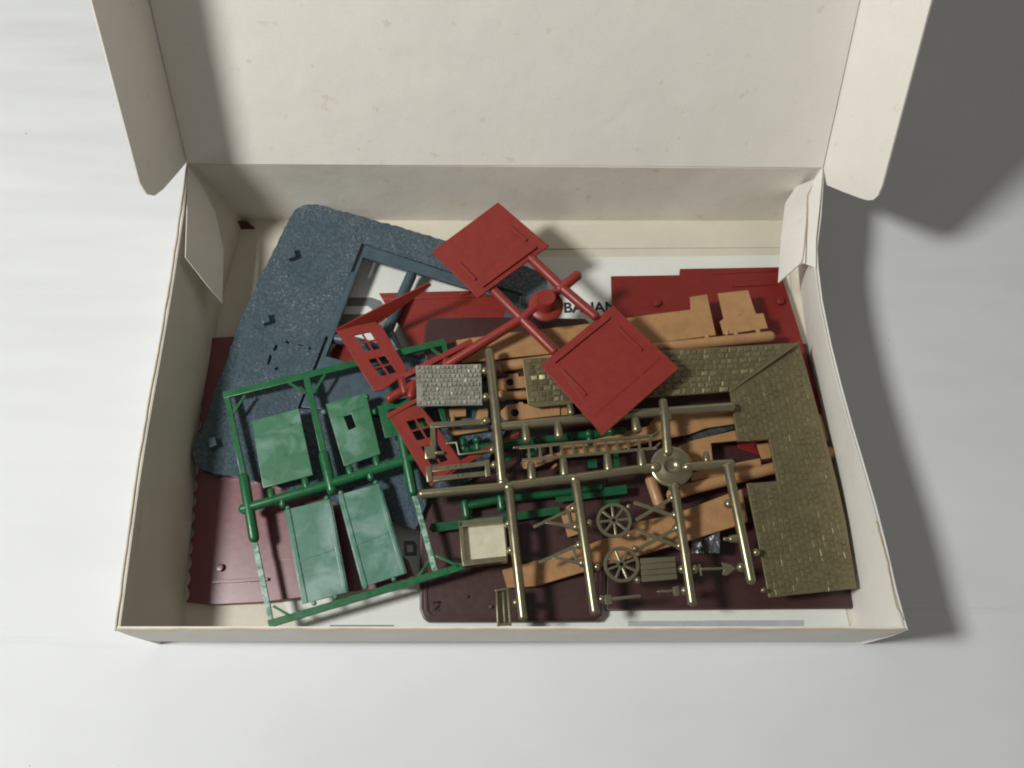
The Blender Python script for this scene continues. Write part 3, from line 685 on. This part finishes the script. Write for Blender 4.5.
w2.matrix_local = Matrix.Translation(o1.at(621.5, 564.5, .02) - O1.location) @ rot @ Matrix.Rotation(.25, 4, 'Z')
for a in ((628.5, 506.5, 2.8), (629, 535.5, 3, -.03), (635, 548.5, 3), (637.5, 580, 3.4)): obj('gate', knob(*a), OL, O1)
pl = [(640, 558), (675, 556), (677.5, 579), (642, 582)]
planks = []
for k in range(4):
    a, c2 = k / 4 + .012, (k + 1) / 4 - .012
    def I(p1, p2, t): return (lerp(p1[0], p2[0], t), lerp(p1[1], p2[1], t))
    planks.append(shape([I(pl[0], pl[3], a), I(pl[1], pl[2], a), I(pl[1], pl[2], c2), I(pl[0], pl[3], c2)], o1, .14, bev=.03, dz=random.uniform(-.01, .01)))
planks.append(shape(inset(pl, 1), o1, .06, dz=-.07))
obj('planked_bed', planks, OL, O1)
obj('shovel', [bar((699.5, 564), (701.5, 575.5), 2.4, o1, .12), rod([(701, 569), (724, 568.5)], 1.3, o1, -.05), shape([(721, 562), (726, 563), (731, 564.5), (736, 568.5), (731, 572.5), (727, 575.5), (722, 574.5), (724, 569)], o1, .12)], OL, O1)
obj('mallet', [shape([(604, 595), (611.5, 594), (612.5, 602.5), (605, 604)], o1, .3, bev=.05, dz=.08), rod([(611, 599), (640, 596)], 1.7, o1, -.03)], OL, O1)
obj('mallet', [shape([(673, 586.5), (679, 585.5), (680, 594.5), (674, 595.5)], o1, .3, bev=.05, dz=.08), rod([(658, 591.5), (674, 590.7)], 1.2, o1, -.03)], OL, O1)

# ---- stone relief: every stone is a small tilted block on the wall's face
def inside(p, poly):
    r = False; j = len(poly) - 1
    for i in range(len(poly)):
        if (poly[i][1] > p[1]) != (poly[j][1] > p[1]) and p[0] < (poly[j][0] - poly[i][0]) * (p[1] - poly[i][1]) / (poly[j][1] - poly[i][1]) + poly[i][0]: r = not r
        j = i
    return r
def stones(fn, nu, nv, poly, plane, hgt, gap=.10, tilt=.35, brk=0.0):
    bm = bmesh.new()
    for j in range(nv):
        u = random.uniform(-.5, 0) / nu
        while u < 1:
            w = random.uniform(.65, 1.4) / nu
            u0, u1 = u, u + w; u += w; v0, v1 = j / nv, (j + 1) / nv
            jit = lambda: random.uniform(-.10, .10) / nv
            q = [fn(u0, v0 + jit()), fn(u1, v0 + jit()), fn(u1, v1 + jit()), fn(u0, v1 + jit())]
            cx = sum(p[0] for p in q) / 4; cy = sum(p[1] for p in q) / 4
            if not all(inside((lerp(cx, p[0], .7), lerp(cy, p[1], .7)), poly) for p in q): continue
            h = hgt * random.uniform(.5, 1.1); tx, ty = random.uniform(-tilt, tilt), random.uniform(-tilt, tilt)
            lo_ = [plane.at(lerp(cx, p[0], 1 - gap * .5), lerp(cy, p[1], 1 - gap * .5), -.01) for p in q]
            cc = plane.at(cx, cy)
            hi_ = []
            for p in q:
                v = plane.at(lerp(cx, p[0], 1 - gap * 1.7), lerp(cy, p[1], 1 - gap * 1.7))
                d = v - cc; hi_.append(v + plane.n * (h + d.dot(plane.ex) * tx + d.dot(plane.ey) * ty))
            L = [bm.verts.new(v) for v in lo_]; Hh = [bm.verts.new(v) for v in hi_]
            bm.faces.new(Hh)
            for k in range(4): bm.faces.new((L[k], L[(k + 1) % 4], Hh[(k + 1) % 4], Hh[k]))
    return bm_me(bm)
# the mitred wall: outer edges lower than the inner ones
backP = Plane(((530, 406, 2.45), (730, 392, 2.6), (660, 350, 2.85)))
m1 = backP.at(799, 342.5); m2 = backP.at(730, 391.5)
def pix(p):
    d = p - CAM; y = d.y * cp + d.z * sp; z = -d.y * sp + d.z * cp
    return (512 + F * d.x / -z, 384 - F * y / -z)
sideP = Plane(((799, 342.5, 2.6), (730, 391.5, 2.62), (812, 596, 2.35)))
back_poly = [(522, 359), (660, 350.5), (799, 342.5), (730, 391.5), (690, 394.5), (600, 401), (536, 407), (528, 404)]
side_poly = [(799, 342.5), (807, 370), (819, 414), (829, 450), (837, 481), (846, 521), (857, 588), (812, 592.5), (769, 597), (746.5, 483.5), (777.5, 481), (769, 439), (738, 441.5), (730, 391.5)]
sw = obj('stone_wall', [shape(back_poly, backP, .22, bev=.03), stones(lambda u, v: (522 + u * 280, lerp(359, 343, u) + v * 50), 36, 9, back_poly, backP, .05, .22, .2)], M['olive_stone'], O1, 20)
def L2(u): return (lerp(721, 770, u), lerp(343, 598, u))
def R2(u): return (lerp(799, 858, u), lerp(342, 590, u))
obj('stone_wall', [shape(side_poly, sideP, .22, bev=.03), stones(lambda u, v: (lerp(L2(u)[0], R2(u)[0], v), lerp(L2(u)[1], R2(u)[1], v)), 36, 15, side_poly, sideP, .05, .22, .12)], M['olive_stone'], O1, 20)
obj('stone_wall', [tube_pts([m2 + Vector((0, 0, .03)), m1 + Vector((0, 0, .03))], .055, 8)], M['olive_stone'], O1)
for a in ((732.5, 405, 2.6), (763, 590, 2.6)): obj('gate', knob(*a), OL, O1)
pp = Plane(((416, 366, 3.0), (481, 364.5, 3.12), (417, 405, 2.95)))
sp_poly = [(415.5, 365.5), (481, 364), (482.5, 404.5), (417, 406)]
obj('stone_panel', [shape(sp_poly, pp, .18, bev=.02), stones(lambda u, v: (lerp(416.2, 481.8, u) + v, lerp(366, 364.6, u) + v * 39.6), 15, 9, sp_poly, pp, .09, .24, .17)], M['olive_lit'], O1, 20)

# ------------------------------------------------------------------ red sprue on top
R = thing('red_sprue', 'red plastic sprue with two flat roof panels and small window walls, topmost in the box', 'model sprue', 540, 320, FZ)
RD = M['red']
pa = Plane(((432, 251, 3.9), (498, 202, 4.3), (549, 246, 4.25)))
A_ = [(431.6, 251.5), (498, 202), (549, 245.7), (477.6, 297.5)]
pA = obj('roof_panel', shape(A_, pa, .16, bev=.03), RD, R)
obj('ridge', bar((482, 285.5), (536, 246), 3, pa, .22, .15), RD, pA)
obj('ridge', bar((508.5, 225), (526.5, 240), 2.4, pa, .2, .13), RD, pA)
obj('ridge', bar((458.6, 262), (475.5, 279), 2.4, pa, .2, .13), RD, pA)
pb = Plane(((541, 365, 3.75), (613, 306, 4.1), (679, 368, 3.95)))
B_ = [(540.6, 365), (613, 305.3), (679, 368), (602.5, 435)]
pB = obj('roof_panel', shape(B_, pb, .16, bev=.03), RD, R)
obj('ridge', bar((554, 361.5), (609.5, 316.8), 3, pb, .22, .15), RD, pB)
obj('ridge', bar((618, 327), (642, 350), 2.4, pb, .2, .13), RD, pB)
obj('ridge', bar((562.6, 370), (586, 394.5), 2.4, pb, .2, .13), RD, pB)
obj('raised_field', shape([(556, 364), (611, 318.5), (661, 358), (594, 416)], pb, .06, bev=.02, dz=.03), RD, pB)
rr = Plane(((540, 262, 4.0), (455, 362, 2.75), (593, 314, 4.05)))
obj('runner', rod([(531, 258), (562, 288), (595, 316)], 5.0, rr), RD, R)
obj('runner', rod([(494, 291), (523, 320), (554, 351)], 5.0, rr), RD, R)
obj('runner', [rod([(560, 289), (577, 275.5)], 5.2, rr)], RD, R)
obj('runner', rod([(541, 303), (523, 318), (448, 364)], 5.0, rr), RD, R)
obj('runner', [rod([(561, 288), (540, 306)], 4.6, rr, -.05)], RD, R)
hc = rr.at(545, 302); RR = pxr(17.5, hc); rc2 = pxr(9.5, hc)
obj('hub', lathe(546, 304, [(RR * .9, -.3), (RR, -.25), (RR, -.12), (RR * .92, -.05), (rc2 * 1.15, 0), (rc2 * 1.02, .1), (rc2, .75), (rc2 * .9, .82), (rc2 * .4, .80)], Plane(rr.at(545, 303).z)), RD, R)
obj('runner', [rod([(390, 398.5), (404, 390), (440, 372)], 4.9, 2.72), rod([(402, 380), (405, 392)], 4.4, 2.78), rod([(413.5, 384), (411, 396)], 4.6, 2.8), rod([(446, 356), (446, 366)], 4.4, 2.7)], RD, R)
# window walls: front with two four-light windows, and the fin standing at its top edge
def wwall(front, wins, fin, planef, planefin, th=.13, bars=()):
    w = obj('window_wall', shape(front, planef, th, wins, bev=.02), RD, R)
    for q in wins:
        def I(p1, p2, t): return (lerp(p1[0], p2[0], t), lerp(p1[1], p2[1], t))
        obj('window_bars', [bar(I(q[0], q[1], .5), I(q[3], q[2], .5), 2.0, planef, .07, -.02, .01, 1), bar(I(q[0], q[3], .5), I(q[1], q[2], .5), 1.8, planef, .06, -.025, .01, 1)], RD, w)
        pl_ = PL(planef)
    obj('wall_edge', fin, RD, w)
    return w
wf1 = Plane(((336, 330, 2.95), (375, 322, 2.9), (375, 391, 2.85)))
def V(px, py, z): return at(px, py, z)
fin1 = polyslab([V(335.6, 329, 2.97), V(384, 304, 3.5), V(429, 282, 3.95), V(431, 284.5, 3.8), V(404, 304, 3.05), V(388, 316, 2.7), V(376, 323.5, 2.6), V(352, 329, 2.7)], .1, (0, -.5, -.5))
wwall([(335.6, 330), (375, 321.5), (382, 326), (394, 347), (407, 369), (404, 374.5), (383, 390), (374, 391)],
      [[(354, 335), (370, 331.5), (380.5, 348.5), (364.5, 351.5)], [(368.5, 359.5), (385, 355.6), (396.5, 372), (380, 376.5)]], fin1, wf1, None)
obj('wall_edge', bar((400, 377.5), (472, 340.5), 5.2, Plane(((400, 377, 2.9), (472, 340, 3.1), (440, 400, 2.9))), .3), RD, R)
wf2 = Plane(((388, 415, 2.85), (418, 402, 2.8), (430, 486, 2.75)))
fin2 = polyslab([V(430, 486.5, 2.7), V(470, 462, 2.6), V(519, 434, 2.45), V(519, 431.5, 2.5), V(470, 455, 2.65), V(432, 477, 2.72)], .12, (0, 0, -1))
wwall([(388, 415), (398, 409), (420, 405), (436, 425), (462, 463), (436, 482), (431, 486.5)],
      [[(406.5, 421.5), (424, 417), (435.5, 435.5), (417, 440.5)], [(421, 447), (438, 443), (448, 460), (432, 466)]], fin2, wf2, None)
obj('wall_edge', bar((387, 416), (421, 397.5), 4.2, Plane(2.9), .2), RD, R)

# ------------------------------------------------------------------ light
la = bpy.data.lights.new('room_lamp', 'AREA'); la.shape = 'DISK'; la.size = 21; la.energy = 146000; la.color = (.985, 1.0, .965)
lo_ = bpy.data.objects.new('room_lamp', la); C.objects.link(lo_); lo_.location = (-82, -6, 105)
lo_.rotation_euler = (Vector((-15, 5, 0)) - lo_.location).to_track_quat('-Z', 'Y').to_euler()
W = bpy.data.worlds.new('World'); S.world = W; W.use_nodes = True
bg = W.node_tree.nodes['Background']; bg.inputs[0].default_value = (1, .97, .90, 1); bg.inputs[1].default_value = .155

S.view_settings.view_transform = 'Standard'; S.view_settings.look = 'None'; S.view_settings.exposure = 0; S.view_settings.gamma = 1
S.render.engine = 'CYCLES'; S.cycles.use_denoising = True; S.cycles.filter_width = 2.0; S.cycles.max_bounces = 8
